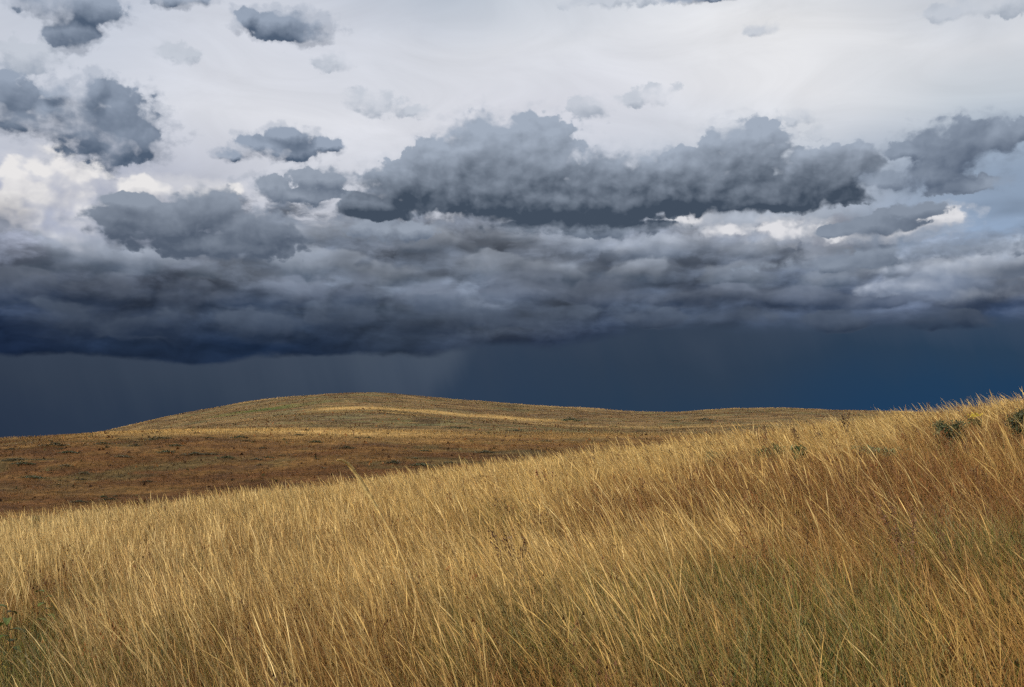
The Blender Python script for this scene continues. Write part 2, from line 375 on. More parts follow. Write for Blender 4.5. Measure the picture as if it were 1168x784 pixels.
def hermite(t, p0, p1, m0, m1):
    return (2*t**3 - 3*t**2 + 1) * p0 + (t**3 - 2*t**2 + t) * m0 + (-2*t**3 + 3*t**2) * p1 + (t**3 - t**2) * m1

def height(x, y):
    x = np.asarray(x, float); y = np.asarray(y, float)
    s = np.clip(y / D0, -1.5, 2.2)
    z1 = na_ * y + nb * x + 2 * (EYE - GN) * s - (EYE - GN) * s * s
    xr = x / np.maximum(y, 4.0)
    z1 = z1 + (np.interp(xr, NEAR_X, NEAR_Z) - (na_ + nb * xr)) * np.maximum(y, 0) * ss(s, 0.35, 1.0)
    # beyond: valley, brown hill, far hill
    zm = EYE - 0.35 + smooth_interp(x / YM, MID_X, MID_Z, 0.04) * YM
    zf = EYE - 0.30 + smooth_interp(x / np.clip(y, YM, YF), FAR_X, FAR_Z, 0.02) * YF
    zv = -6.4 + 0.028 * x
    zd = 0.62 * zm + 0.38 * zf - 1.3
    ys = [55.0, YM, 165.0, YF, 480.0]
    zs = [zv, zm, zd, zf, zf * 0 - 22.0]
    ms = [0.03, 0.012, 0.02, 0.02, 0.0]
    z2 = zv + 0 * y
    for k in range(4):
        L_ = ys[k+1] - ys[k]; t = np.clip((y - ys[k]) / L_, 0, 1)
        z2 = np.where(y >= ys[k], hermite(t, zs[k], zs[k+1], ms[k] * L_, ms[k+1] * L_), z2)
    k = ss(y, 37.0, 58.0)
    z = z1 * (1 - k) + z2 * k
    far = ss(y, 60, 110)
    z = z + (fbm(x, y, 0.35, 4, 5) - 0.5) * 0.16 + (fbm(x, y, 0.045, 3, 9) - 0.5) * 1.0 * far * (1 - 0.9 * np.exp(-((y - YM) / 12) ** 2))
    return z

def ground_hit(px, py, ymin=4.0, ymax=420.0):
    """where the sight line through photo pixel (px, py) first meets the ground"""
    a, b = ray(px, py)
    ys = np.geomspace(ymin, ymax, 2500)
    below = height(a * ys, ys) > EYE + b * ys
    if not below.any(): return None
    k = int(np.argmax(below)); y = ys[k]
    return a * y, y, float(height(a * y, y))

COL = None
def link(o):
    bpy.context.scene.collection.objects.link(o); return o
def mesh_obj(name, verts, faces, mat, cols=None, parent=None, smooth=False):
    me = bpy.data.meshes.new(name)
    verts = np.asarray(verts, np.float32); faces = np.asarray(faces, np.int32)
    n, m, k = len(verts), len(faces), faces.shape[1]
    me.vertices.add(n); me.vertices.foreach_set('co', verts.ravel())
    me.loops.add(m * k); me.loops.foreach_set('vertex_index', faces.ravel())
    me.polygons.add(m); me.polygons.foreach_set('loop_start', np.arange(0, m * k, k, dtype=np.int32))
    me.polygons.foreach_set('use_smooth', np.full(m, smooth))
    me.update(calc_edges=True)
    if cols is not None:
        at = me.color_attributes.new('tint', 'FLOAT_COLOR', 'POINT')
        c = np.ones((n, 4), np.float32); c[:, :3] = cols
        at.data.foreach_set('color', c.ravel())
    me.materials.append(mat)
    o = link(bpy.data.objects.new(name, me))
    if parent: o.parent = parent
    return o

# ------------------------------------------------------------------ materials
def leaf_material(name, trans=0.3, rough=0.6, spec=0.25, fixed=None, vary=0.35):
    """a dry or green blade: its own tint, mottled a little, lets some light through"""
    m = bpy.data.materials.new(name); m.use_nodes = True
    nt = m.node_tree; nt.nodes.clear(); g = NG(nt)
    out = g.new('ShaderNodeOutputMaterial')
    if fixed is None:
        a = g.new('ShaderNodeAttribute', attribute_name='tint'); base = E(g, a.outputs['Color'])
    else: base = g.mix(0.0, fixed, fixed)
    tc = g.new('ShaderNodeTexCoord')
    n = g.noise(E(g, tc.outputs['Object']), 14.0, 2, 0.6, dims='3D')
    base = g.mix(1.0, base, g.ramp(n, [(0.3, (1 - vary,) * 3), (0.7, (1 + vary * 0.6,) * 3)]), 'MULTIPLY')
    p = g.new('ShaderNodeBsdfPrincipled'); g.put(p.inputs['Base Color'], base)
    p.inputs['Roughness'].default_value = rough; p.inputs['Specular IOR Level'].default_value = spec
    t = g.new('ShaderNodeBsdfTranslucent'); g.put(t.inputs[0], base)
    mx = g.new('ShaderNodeMixShader'); mx.inputs[0].default_value = trans
    nt.links.new(p.outputs[0], mx.inputs[1]); nt.links.new(t.outputs[0], mx.inputs[2]); nt.links.new(mx.outputs[0], out.inputs[0])
    return m

def ground_material():
    m = bpy.data.materials.new('hill_ground'); m.use_nodes = True
    nt = m.node_tree; nt.nodes.clear(); g = NG(nt)
    out = g.new('ShaderNodeOutputMaterial')
    a = g.new('ShaderNodeAttribute', attribute_name='tint'); base = E(g, a.outputs['Color'])
    tc = g.new('ShaderNodeTexCoord'); O = E(g, tc.outputs['Object'])
    n1 = g.noise(O, 1.6, 6, 0.65, dims='3D'); n2 = g.noise(g.vmath('MULTIPLY', O, (0.25, 1.2, 1)), 0.6, 5, 0.6, dims='3D')
    base = g.mix(1.0, base, g.ramp(n1, [(0.3, (0.45, 0.45, 0.45)), (0.7, (1.45, 1.45, 1.4))]), 'MULTIPLY')
    base = g.mix(1.0, base, g.ramp(n2, [(0.35, (0.7, 0.72, 0.7)), (0.65, (1.25, 1.2, 1.15))]), 'MULTIPLY')
    p = g.new('ShaderNodeBsdfPrincipled'); g.put(p.inputs['Base Color'], base)
    p.inputs['Roughness'].default_value = 0.95; p.inputs['Specular IOR Level'].default_value = 0.1
    b = g.new('ShaderNodeBump'); b.inputs['Strength'].default_value = 0.8; b.inputs['Distance'].default_value = 0.12
    g.put(b.inputs['Height'], n1); nt.links.new(b.outputs[0], p.inputs['Normal'])
    nt.links.new(p.outputs[0], out.inputs[0])
    return m

# ------------------------------------------------------------------ colour of the sward by place (base colours)
STRAW = np.array([0.71, 0.46, 0.14]); PALE = np.array([0.84, 0.63, 0.28]); TAN = np.array([0.47, 0.26, 0.085])
RUST = np.array([0.27, 0.115, 0.038]); BROWN = np.array([0.155, 0.075, 0.030]); DARKB = np.array([0.09, 0.05, 0.028])
GREEN = np.array([0.20, 0.185, 0.028]); DGREEN = np.array([0.065, 0.085, 0.025]); OLIVE = np.array([0.24, 0.205, 0.09]); SAGE = np.array([0.19, 0.20, 0.12])
def lerp(a, b, t): t = np.asarray(t)[..., None]; return a * (1 - t) + b * t

def far_tint(x, y):
    """brown heather slope, pale strips on the crests, olive far hill"""
    x = np.asarray(x, float); y = np.asarray(y, float)
    warp = (fbm(x, y, 0.02, 3, 21) - 0.5) * 14
    st = fbm(x * 0.10, y * 0.55 + warp * 0.12, 0.9, 5, 31, 0.6)      # streaks that run along the hill
    pt = fbm(x, y, 0.16, 4, 41, 0.6)
    brown = lerp(BROWN * 0.85, np.array([0.19, 0.105, 0.038]), ss(st, 0.35, 0.75)); brown = lerp(brown, DARKB, ss(pt, 0.62, 0.8) * 0.7)
    brown = lerp(brown, OLIVE * 0.55, ss(fbm(x * .5, y, 0.25, 4, 51, .65), 0.58, 0.75) * ss(y, 72, 95) * 0.55)
    olive = lerp(OLIVE * 0.85, np.array([0.30, 0.195, 0.09]), ss(st, 0.2, 0.55)); olive = lerp(olive, SAGE * 0.8, ss(pt, 0.55, 0.8) * 0.4)
    olive = lerp(olive, DARKB * 1.4, ss(fbm(x * 0.25, y, 0.5, 3, 61), 0.6, 0.75) * 0.6)
    xr = x / np.maximum(y, 1.0)
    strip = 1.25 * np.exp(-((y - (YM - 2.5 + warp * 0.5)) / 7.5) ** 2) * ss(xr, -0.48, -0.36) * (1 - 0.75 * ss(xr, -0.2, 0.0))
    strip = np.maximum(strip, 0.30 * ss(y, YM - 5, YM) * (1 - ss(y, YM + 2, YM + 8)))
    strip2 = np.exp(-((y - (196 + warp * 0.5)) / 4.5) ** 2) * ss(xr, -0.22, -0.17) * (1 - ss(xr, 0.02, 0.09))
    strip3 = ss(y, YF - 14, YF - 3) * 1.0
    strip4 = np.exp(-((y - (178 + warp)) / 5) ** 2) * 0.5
    k = ss(y, YM - 6, YM + 6)
    c = lerp(brown, olive, k)
    # warmer fringe below the crest of the brown hill
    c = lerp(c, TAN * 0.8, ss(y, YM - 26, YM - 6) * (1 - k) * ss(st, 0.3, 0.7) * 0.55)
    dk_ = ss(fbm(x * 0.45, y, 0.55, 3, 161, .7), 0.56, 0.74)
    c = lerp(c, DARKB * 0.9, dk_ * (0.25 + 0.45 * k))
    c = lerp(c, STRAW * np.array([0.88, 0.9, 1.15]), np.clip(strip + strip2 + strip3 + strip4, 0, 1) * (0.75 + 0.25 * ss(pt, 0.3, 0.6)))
    gp = GREEN_SPOT
    c = lerp(c, np.array([0.10, 0.155, 0.035]), 0.85 * np.exp(-((x - gp[0]) / 10.0) ** 2 - ((y - gp[1]) / 6.0) ** 2) * ss(pt, 0.4, 0.65))
    return c
_g = ground_hit(290, 468); GREEN_SPOT = (_g[0], _g[1])

def build_ground():
    ty = np.concatenate([np.linspace(-150, -12, 14), np.linspace(-10, 60, 150), np.linspace(60.8, 330, 250), np.geomspace(335, 5500, 26)])
    tx = np.linspace(-1.25, 1.25, 340); tx = tx * (0.62 + 0.38 * np.abs(tx))
    T, Yg = np.meshgrid(tx, ty)
    Xg = T * (26 + np.maximum(Yg, 0) + np.maximum(-Yg, 0) * 0.6)
    Zg = height(Xg, Yg)
    Zg = np.where(Yg > 480, -22 - (Yg - 480) * 0.004, Zg)
    n = len(tx); i = (np.arange(len(ty) - 1)[:, None] * n + np.arange(n - 1)[None, :]).reshape(-1)
    faces = np.stack([i, i + 1, i + n + 1, i + n], -1)
    x, y = Xg.ravel(), Yg.ravel()
    near = lerp(np.array([0.075, 0.055, 0.028]), np.array([0.06, 0.065, 0.022]), ss(fbm(x, y, 0.5, 3, 71), 0.4, 0.6))
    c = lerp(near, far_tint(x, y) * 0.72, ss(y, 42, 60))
    o = mesh_obj('hillside_ground', np.stack([x, y, Zg.ravel()], -1), faces, ground_material(), c, smooth=True)
    o['kind'] = 'structure'
    return o

# ------------------------------------------------------------------ grass
class Sward:
    """collects blades; each is a bent ribbon with its own width profile and tint"""
    def __init__(s): s.v, s.f, s.c, s.n = [], [], [], 0
    def add(s, x, y, h, w, lx, ly, curve, c0, c1, segs=3, profile='blade', sink=0.03, z=None):
        N = len(x)
        if z is None: z = height(x, y)
        t = np.linspace(0, 1, segs + 1)
        if profile == 'blade': wp = np.array([0.75, 1.0, 0.9, 0.7, 0.5, 0.3])[:0].tolist() or list(np.interp(t, [0, .35, .7, 1], [.8, 1, .75, .12]))
        elif profile == 'seed': t = np.array([0, .4, .72, .86, 1.0]); wp = [.5, .45, .4, 1.25, .2]; segs = 4
        else: wp = list(np.interp(t, [0, 1], [1, .15]))
        phi = RS.uniform(0, math.pi, N); ax, ay = np.cos(phi), np.sin(phi)
        V = np.empty((N, segs + 1, 2, 3), np.float32); Cc = np.empty((N, segs + 1, 2, 3), np.float32)
        lean2 = np.sqrt(np.clip(1 - np.minimum(lx * lx + ly * ly, 0.9), 0.1, 1))
        for k, (tt, ww) in enumerate(zip(t, wp)):
            b = tt * (1 - curve) + curve * tt ** 2.2
            cx = x + lx * h * b; cy = y + ly * h * b; cz = z - sink + h * lean2 * tt * (1 - 0.12 * curve * tt)
            for q, sg in ((0, -.5), (1, .5)):
                V[:, k, q, 0] = cx + ax * w * ww * sg; V[:, k, q, 1] = cy + ay * w * ww * sg; V[:, k, q, 2] = cz
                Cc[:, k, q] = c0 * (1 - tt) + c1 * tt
        base = s.n + np.arange(N)[:, None] * (2 * (segs + 1)) + 2 * np.arange(segs)[None, :]
        F = np.stack([base, base + 1, base + 3, base + 2], -1).reshape(-1, 4)
        s.v.append(V.reshape(-1, 3)); s.c.append(Cc.reshape(-1, 3)); s.f.append(F); s.n += N * 2 * (segs + 1)
    def build(s, name, mat, label, cat='grass'):
        o = mesh_obj(name, np.concatenate(s.v), np.concatenate(s.f), mat, np.concatenate(s.c))
        o['kind'] = 'stuff'; o['label'] = label; o['category'] = cat
        return o

def scatter(n, y0, y1, half=0.62, pad=2.0, power=1.0):
    """random places in the wedge the camera looks over and a little beside it, from y0 to y1"""
    u = RS.uniform(0, 1, n) ** power
    y = y0 + (y1 - y0) * u
    xr = RS.uniform(-1, 1, n)
    return xr * (half * y + pad), y

def thin(x, y, S_):
    """False where a single plant stands or just in front of it"""
    k = np.ones(len(x), bool)
    for cx, cy, r in CLEAR:
        xs = cx * y / cy
        k &= ~((np.abs(x - xs) < r * S_) & (y > cy - 3.0 * r - 1.4) & (y < cy + r))
    return k

def wind(x, y, n):
    xr = x / np.maximum(y, 6)
    a = 11 + 15 * ss(xr, -0.5, 0.45) + (fbm(x, y, 0.22, 3, 81) - 0.5) * 20 + RS.normal(0, 6.0, n)
    lx = -np.sin(np.radians(a)); ly = RS.normal(0, 0.14, n) + (fbm(x, y, 0.3, 2, 91) - 0.5) * 0.3
    return lx, ly

def near_fields(x, y):
    xr = x / np.maximum(y, 4)
    # the lower right is greener and browner with fewer straw stems; the left and the brow are straw
    brow = ss(y, 14, 26)
    right = ss(xr, -0.15, 0.45)
    straw = 0.97 - 0.55 * right * (1 - 0.75 * brow)
    straw = straw + (fbm(x, y * 0.6, 0.55, 4, 101) - 0.5) * 0.9
    rust = ss(fbm(x, y * 0.55, 0.45, 4, 111, 0.55), 0.44, 0.66) * (0.6 + 0.6 * right) + 0.6 * right * ss(y, 4.8, 6.4) * (1 - .6 * brow)
    rust = np.clip(rust, 0, 1)
    green = ss(fbm(x, y * 0.6, 0.75, 4, 121, 0.55), 0.54, 0.70) * (1 - 0.7 * right * ss(y, 7, 9)) + 0.06 * right * (1 - brow) + 0.60 * (1 - ss(y, 5.2, 8.4)) * ss(fbm(x, y, 0.9, 3, 123), .3, .6) + 0.5 * (1 - ss(xr, -.5, -.36)) * (1 - ss(y, 7.5, 9.5))
    straw = straw * 1.55 - 0.40 - 0.35 * (1 - ss(y, 5.5, 9.5)) - 0.5 * rust * (1 - 0.6 * brow)
    return np.clip(straw, 0.06, 1), np.clip(rust, 0, 1), np.clip(green, 0, 1)

def build_grass(q=1.0):
    mat = leaf_material('dry_grass_blade', 0.33, 0.55, 0.3)
    S = Sward()
    def bands(n, y0, y1, p): return scatter(int(n * q), y0, y1, 0.60, 2.2, p)
    for (y0, y1, p, kt, ks, kl, kg, wf) in (
            (3.2, 9.0, .75, 46000, 40000, 42000, 52000, .8),
            (9.0, 18.0, .70, 70000, 60000, 60000, 46000, 1.1),
            (18.0, 37.0, .72, 90000, 70000, 66000, 34000, 1.8)):
        # thin straw stems with seed heads
        x, y = bands(kt, y0, y1, p); st, ru, gr = near_fields(x, y); keep = (RS.uniform(0, 1, len(x)) < st) & thin(x, y, 1.0)
        x, y, st, ru, gr = x[keep], y[keep], st[keep], ru[keep], gr[keep]; n = len(x)
        # two thirds of the stems grow in tufts that share their lean and tone
        tf = RS.randint(0, max(1, n // 16), n); cxs, cys = x[:max(1, n // 16)], y[:max(1, n // 16)]
        inn = RS.uniform(0, 1, n) < .66
        rr = RS.normal(0, .055, (2, n)) * (1 + y / 30)
        x = np.where(inn, cxs[tf] + rr[0], x); y = np.where(inn, cys[tf] + rr[1], y)
        tone = np.where(inn, RS.uniform(.55, 1.38, n)[tf], RS.uniform(.62, 1.05, n)); tl = RS.normal(0, .10, n)[tf] * inn
        lx, ly = wind(x, y, n); lx = lx + tl + rr[0] * 1.6 * inn; ly = ly + rr[1] * 1.6 * inn
        pale = ss(-x / np.maximum(y, 5), -.05, .45)
        h = RS.normal(0.66, 0.11, n) * (0.82 + 0.36 * fbm(x, y, 0.4, 3, 131)) ; h = np.clip(h, 0.3, 1.05)
        mixr = np.clip(ru * 0.85 + RS.normal(0, 0.25, n), 0, 1)
        c1 = lerp(lerp(STRAW, PALE, np.clip(RS.uniform(0, 1, n) ** 1.8 + .5 * pale + .1, 0, 1)), TAN * 0.9, mixr) * (tone * RS.uniform(0.85, 1.15, n))[:, None]
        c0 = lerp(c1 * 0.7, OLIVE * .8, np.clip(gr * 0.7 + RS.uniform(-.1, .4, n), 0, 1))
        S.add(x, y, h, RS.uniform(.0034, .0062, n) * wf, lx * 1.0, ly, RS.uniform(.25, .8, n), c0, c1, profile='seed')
        # bent straw leaves
        x, y = bands(ks, y0, y1, p); k_ = thin(x, y, .8); x, y = x[k_], y[k_]; st, ru, gr = near_fields(x, y); n = len(x)
        lx, ly = wind(x, y, n); lx = lx * 1.2 + RS.normal(0, .22, n); ly = ly + RS.normal(0, .2, n)
        h = np.clip(RS.normal(0.46, 0.10, n), .2, .8)
        c1 = lerp(lerp(STRAW * 0.9, TAN, RS.uniform(0, 1, n)), RUST, np.clip(ru * 0.9 + RS.normal(-0.1, .2, n), 0, 1)) * RS.uniform(0.75, 1.15, n)[:, None]
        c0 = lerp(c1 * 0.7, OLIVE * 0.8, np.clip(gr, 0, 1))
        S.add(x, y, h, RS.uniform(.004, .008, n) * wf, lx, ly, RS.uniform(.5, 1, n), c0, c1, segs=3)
        # tangled brown understorey
        x, y = bands(kl, y0, y1, p); st, ru, gr = near_fields(x, y); n = len(x)
        lx, ly = RS.normal(-.25, .4, n), RS.normal(0, .35, n)
        h = np.clip(RS.normal(0.32, 0.09, n) + .12 * ru, .12, .68)
        c1 = lerp(lerp(TAN, RUST, RS.uniform(0, 1, n)), BROWN * 1.2, ru * .6) * RS.uniform(0.7, 1.2, n)[:, None]
        c1 = lerp(c1, STRAW * .8, (RS.uniform(0, 1, n) < .25 * st) * 1.0)
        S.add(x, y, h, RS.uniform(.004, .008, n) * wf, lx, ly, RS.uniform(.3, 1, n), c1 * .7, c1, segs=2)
        # green undergrowth
        x, y = bands(kg, y0, y1, p); st, ru, gr = near_fields(x, y); keep = RS.uniform(0, 1, len(x)) < .22 + .8 * gr
        x, y, gr = x[keep], y[keep], gr[keep]; n = len(x)
        lx, ly = RS.normal(-.2, .32, n), RS.normal(0, .3, n)
        h = np.clip(RS.normal(0.30, 0.08, n) + .20 * gr, .1, .66)
        c1 = lerp(lerp(GREEN, OLIVE, RS.uniform(0, 1, n)), DGREEN, (RS.uniform(0, 1, n) < .25) * 1.0) * RS.uniform(0.75, 1.25, n)[:, None]
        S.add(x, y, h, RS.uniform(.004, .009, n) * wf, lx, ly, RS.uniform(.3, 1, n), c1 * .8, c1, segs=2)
    # sparse long stems that stand above the rest
    x, y = scatter(int(2600 * q), 4, 32, .6, 2, .8); k_ = thin(x, y, 1); x, y = x[k_], y[k_]; n = len(x); lx, ly = wind(x, y, n)
    c1 = lerp(STRAW, PALE, RS.uniform(0, 1, n))
    S.add(x, y, RS.uniform(.85, 1.12, n), RS.uniform(.0026, .0042, n) * (1 + y / 14), lx * 1.15, ly, RS.uniform(.4, .9, n), c1 * .8, c1, profile='seed')
    W = Sward()
    x, y = scatter(int(2600 * q), 3.5, 33, .6, 2, .75); st, ru, gr = near_fields(x, y)
    k_ = (RS.uniform(0, 1, len(x)) < .08 + ru * .9); x, y = x[k_], y[k_]; n = len(x)
    h = RS.uniform(.35, .62, n); lx, ly = RS.normal(-.25, .15, n), RS.normal(0, .15, n); z = height(x, y)
    ct = lerp(RUST * .7, DARKB, RS.uniform(0, 1, n))
    W.add(x, y, h, .005 * (1 + y / 16), lx, ly, .3 * np.ones(n), ct, ct, segs=2, z=z)
    for k in range(16):
        f = RS.uniform(.45, 1.05, n); L_ = RS.uniform(.05, .13, n)
        bx, by, bz = x + lx * h * f, y + ly * h * f, z + h * f * .97
        dx, dy = RS.normal(0, .8, n), RS.normal(0, .8, n)
        W.add(bx, by, L_, .0035 * (1 + y / 16), np.clip(dx, -.9, .9), np.clip(dy, -.9, .9) * .4, .2 * np.ones(n), ct, ct * 1.2, segs=1, profile='spike', sink=0, z=bz)
        W.add(bx + np.clip(dx, -.9, .9) * L_ * .8, by, .016 * (1 + y / 25), .012 * (1 + y / 25), 0 * h, 0 * h, 0 * h, ct * .8, ct * 1.3, segs=1, profile='flat', sink=0, z=bz + L_ * .5)
    W.build('dead_weeds', leaf_material('dead_weed', .1, .7, .15), 'brown dead weeds with dry seeds tangled through the grass of the near slope', 'weeds')
    print('near grass faces', sum(len(f) for f in S.f))
    S.build('foreground_grass', mat, 'long dry golden grass blowing left over the near slope, green and rust brown at its foot')

    F = Sward()
    for (y0, y1, n0, hh, ww) in ((40, 78, 36000, .30, .045), (78, 128, 130000, .24, .04), (128, 200, 110000, .22, .05), (200, 300, 190000, .22, .06)):
        x, y = scatter(int(n0 * q), y0, y1, .58, 4, .9); n = len(x)
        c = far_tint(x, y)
        den = fbm(x * .35, y, .5, 4, 141, .6); keep = RS.uniform(0, 1, n) < .35 + .65 * ss(den, .35, .6)
        x, y, c = x[keep], y[keep], c[keep]; n = len(x)
        lum = ss(c.sum(1), .3, .9)
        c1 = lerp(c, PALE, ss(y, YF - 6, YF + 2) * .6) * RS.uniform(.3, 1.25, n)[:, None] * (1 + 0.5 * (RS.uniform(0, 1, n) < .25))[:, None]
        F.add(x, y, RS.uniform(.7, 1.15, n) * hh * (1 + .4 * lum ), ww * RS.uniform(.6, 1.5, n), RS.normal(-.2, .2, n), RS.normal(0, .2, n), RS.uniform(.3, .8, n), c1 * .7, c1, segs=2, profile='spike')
    x, y = scatter(int(9000 * q), 58, 285, .58, 4, .8); n = len(x); kk = RS.uniform(0, 1, n)[:, None]
    c = np.where(kk < .6, DARKB * 1.3, np.where(kk < .8, OLIVE * .5, RUST * .9)) * RS.uniform(.7, 1.2, n)[:, None]
    F.add(x, y, RS.uniform(.14, .32, n), RS.uniform(.15, .5, n), RS.normal(-.1, .2, n), RS.normal(0, .2, n), .3 * np.ones(n), c * .8, c, segs=2, profile='spike')
    F.build('hill_grass', leaf_material('hill_grass_tuft', 0.2, 0.7, 0.1), 'short brown and straw grass covering the hills beyond the near slope')
# ------------------------------------------------------------------ single plants
def tag(o, label, cat, group=None):
    o['label'] = label; o['category'] = cat
    if group: o['group'] = group
def empty(name, loc, label, cat, group=None):
    o = link(bpy.data.objects.new(name, None)); o.location = loc; o.empty_display_size = 0.2
    tag(o, label, cat, group); return o

def tube(pts, rad, sides=5):
    pts = np.asarray(pts, float); V, F = [], []
    d = np.gradient(pts, axis=0); d /= np.linalg.norm(d, axis=1)[:, None] + 1e-9
    for p, t, r in zip(pts, d, rad):
        a = np.cross(t, (0.31, 0.95, 0.07)); a /= np.linalg.norm(a) + 1e-9; b = np.cross(t, a)
        for k in range(sides):
            w = 2 * math.pi * k / sides; V.append(p + r * (math.cos(w) * a + math.sin(w) * b))
    for i in range(len(pts) - 1):
        for k in range(sides):
            j = (k + 1) % sides; F.append((i * sides + k, i * sides + j, (i + 1) * sides + j, (i + 1) * sides + k))
    return np.array(V), np.array(F, int)

def merge(parts):
    V, F, n = [], [], 0
    for v, f in parts: V.append(v); F.append(f + n); n += len(v)
    return np.concatenate(V), np.concatenate(F)

def leaves(cent, L, W, up=0.4, out=None, rs=RS):
    """lance-shaped leaves, one four-cornered folded face pair each, at the given centres"""
    n = len(cent)
    d = rs.normal(0, 1, (n, 3)); d[:, 2] = np.abs(d[:, 2]) * up + rs.normal(0, .25, n)
    if out is not None: d = d + out
    d /= np.linalg.norm(d, axis=1)[:, None]
    s = np.cross(d, rs.normal(0, 1, (n, 3))); s /= np.linalg.norm(s, axis=1)[:, None] + 1e-9
    nn = np.cross(d, s)
    L = (L * rs.uniform(.6, 1.3, n))[:, None]; W = (W * rs.uniform(.6, 1.3, n))[:, None]
    a = cent - d * L * .5; e = cent + d * L * .5
    m1 = cent + s * W * .5 + nn * W * .18; m2 = cent - s * W * .5 + nn * W * .18
    V = np.stack([a, m1, e, m2], 1).reshape(-1, 3)
    i = np.arange(n) * 4
    return V, np.stack([i, i + 1, i + 2, i + 3], -1)

MATS = {}
def leafmat():
    if 'l' not in MATS: MATS['l'] = leaf_material('shrub_leaf', 0.25, 0.5, 0.35, vary=0.25)
    return MATS['l']
def stemmat():
    if 's' not in MATS: MATS['s'] = leaf_material('dry_stem', 0.0, 0.75, 0.15, fixed=(0.14, 0.085, 0.045), vary=0.3)
    return MATS['s']

def at_grass(px, py, off=0.4, y0=5.0):
    a, b = ray(px, py); ys = np.geomspace(y0, 60, 3000)
    below = height(a * ys, ys) + off > EYE + b * ys
    k = int(np.argmax(below)) if below.any() else len(ys) - 1
    if not below.any():                    # grazes past the brow: stand it on the brow
        k = int(np.argmax((height(a * ys, ys) - EYE) / ys * (ys < 40) - 9 * (ys >= 40)))
    y = ys[k]; return a * y, y, float(height(a * y, y))

CLEAR = []                                 # places where the tall grass gives way: x, y, radius
def shrub(name, px, py, w, h, label, cat, tints, off=0.50, dens=700, leaf=(0.05, 0.02), seed=1, lift=0.0, group=None):
    x, y, z = at_grass(px, py, off); rs = np.random.RandomState(seed)
    root = empty(name, (x, y, z - 0.02), label, cat, group)
    CLEAR.append((x, y, w * (0.58 if dens > 1000 else 0.4)))
    top = off + h * 0.5; mid = off
    st = []
    ends = []
    for k in range(9):
        a = rs.uniform(0, 2 * math.pi); r = rs.uniform(.1, .42) * w; hh = mid + rs.uniform(-.1, .4) * h
        e = np.array([math.cos(a) * r, math.sin(a) * r, hh]); t = np.linspace(0, 1, 6)[:, None]
        p = e * t + np.array([0, 0, .12 * h]) * np.sin(t * math.pi) + rs.normal(0, .012, (6, 3)) * t
        st.append(tube(p, np.linspace(.009, .003, 6))); ends.append(e)
    V, F = merge(st); mesh_obj('stem', V, F, stemmat(), parent=root)
    # clumps of leaves round the twig ends
    cl = [np.array([rs.uniform(-.42, .42) * w, rs.uniform(-.35, .35) * w, mid + rs.uniform(-.42, .45) * h]) for _ in range(16)] + ends
    cl = [c for c in cl if (c[0] / (.5 * w)) ** 2 + ((c[2] - mid) / (.5 * h)) ** 2 < 1.1]
    cs, tn = [], []
    for c in cl:
        m = int(dens / len(cl)); cs.append(c + rs.normal(0, 1, (m, 3)) * np.array([.11 * w, .11 * w, .10 * h]))
        tn.append(np.array(tints[rs.randint(len(tints))]) * rs.uniform(.7, 1.25, m)[:, None])
    cs = np.concatenate(cs); tn = np.concatenate(tn); cs[:, 2] = np.maximum(cs[:, 2], 0.03)
    V, F = leaves(cs, leaf[0], leaf[1], .6, rs=rs)
    mesh_obj('foliage', V, F, leafmat(), np.repeat(tn, 4, 0), parent=root)
    return root

def stalk(name, px, py, top, label, lean=-0.15, heads=1, seed=1, tint=(0.13, 0.06, 0.03), thick=1.0, off=0.45, spread=0.05, cat='dry plant'):
    """dead flower stalk: a woody stem with bunches of dry seeds along its upper part"""
    x, y, z = at_grass(px, py, off); rs = np.random.RandomState(seed)
    root = empty(name, (x, y, z - 0.02), label, cat)
    for k in range(heads):
        sp = (k - (heads - 1) / 2) * spread * 4
        t = np.linspace(0, 1, 9)
        p = np.stack([lean * top * t ** 1.6 + sp * t ** 1.5, rs.normal(0, .05) * t, top * t * (1 - .05 * k)], -1)
        p += rs.normal(0, .006, p.shape) * t[:, None]
        V, F = tube(p, np.linspace(.006, .0025, 9) * thick); mesh_obj('stem', V, F, stemmat(), parent=root)
        m = 90 if spread < .1 else 170; tt = rs.uniform(.52, 1.0, m) if spread < .1 else rs.uniform(.78, 1.0, m)
        c = np.stack([np.interp(tt, t, p[:, i]) for i in range(3)], -1)
        c += rs.normal(0, 1, (m, 3)) * (.016 if spread < .1 else .028) * thick
        lo_ = .5 if spread < .1 else .74; sel = t >= lo_
        V, F = merge([leaves(c, .024 * thick, .016 * thick, .5, rs=rs), tube(p[sel], np.full(sel.sum(), .0035 * thick), 4)])
        mesh_obj('seed_head', V, F, leafmat(), np.array(tint) * rs.uniform(.6, 1.4, len(V))[:, None], parent=root)
    return root

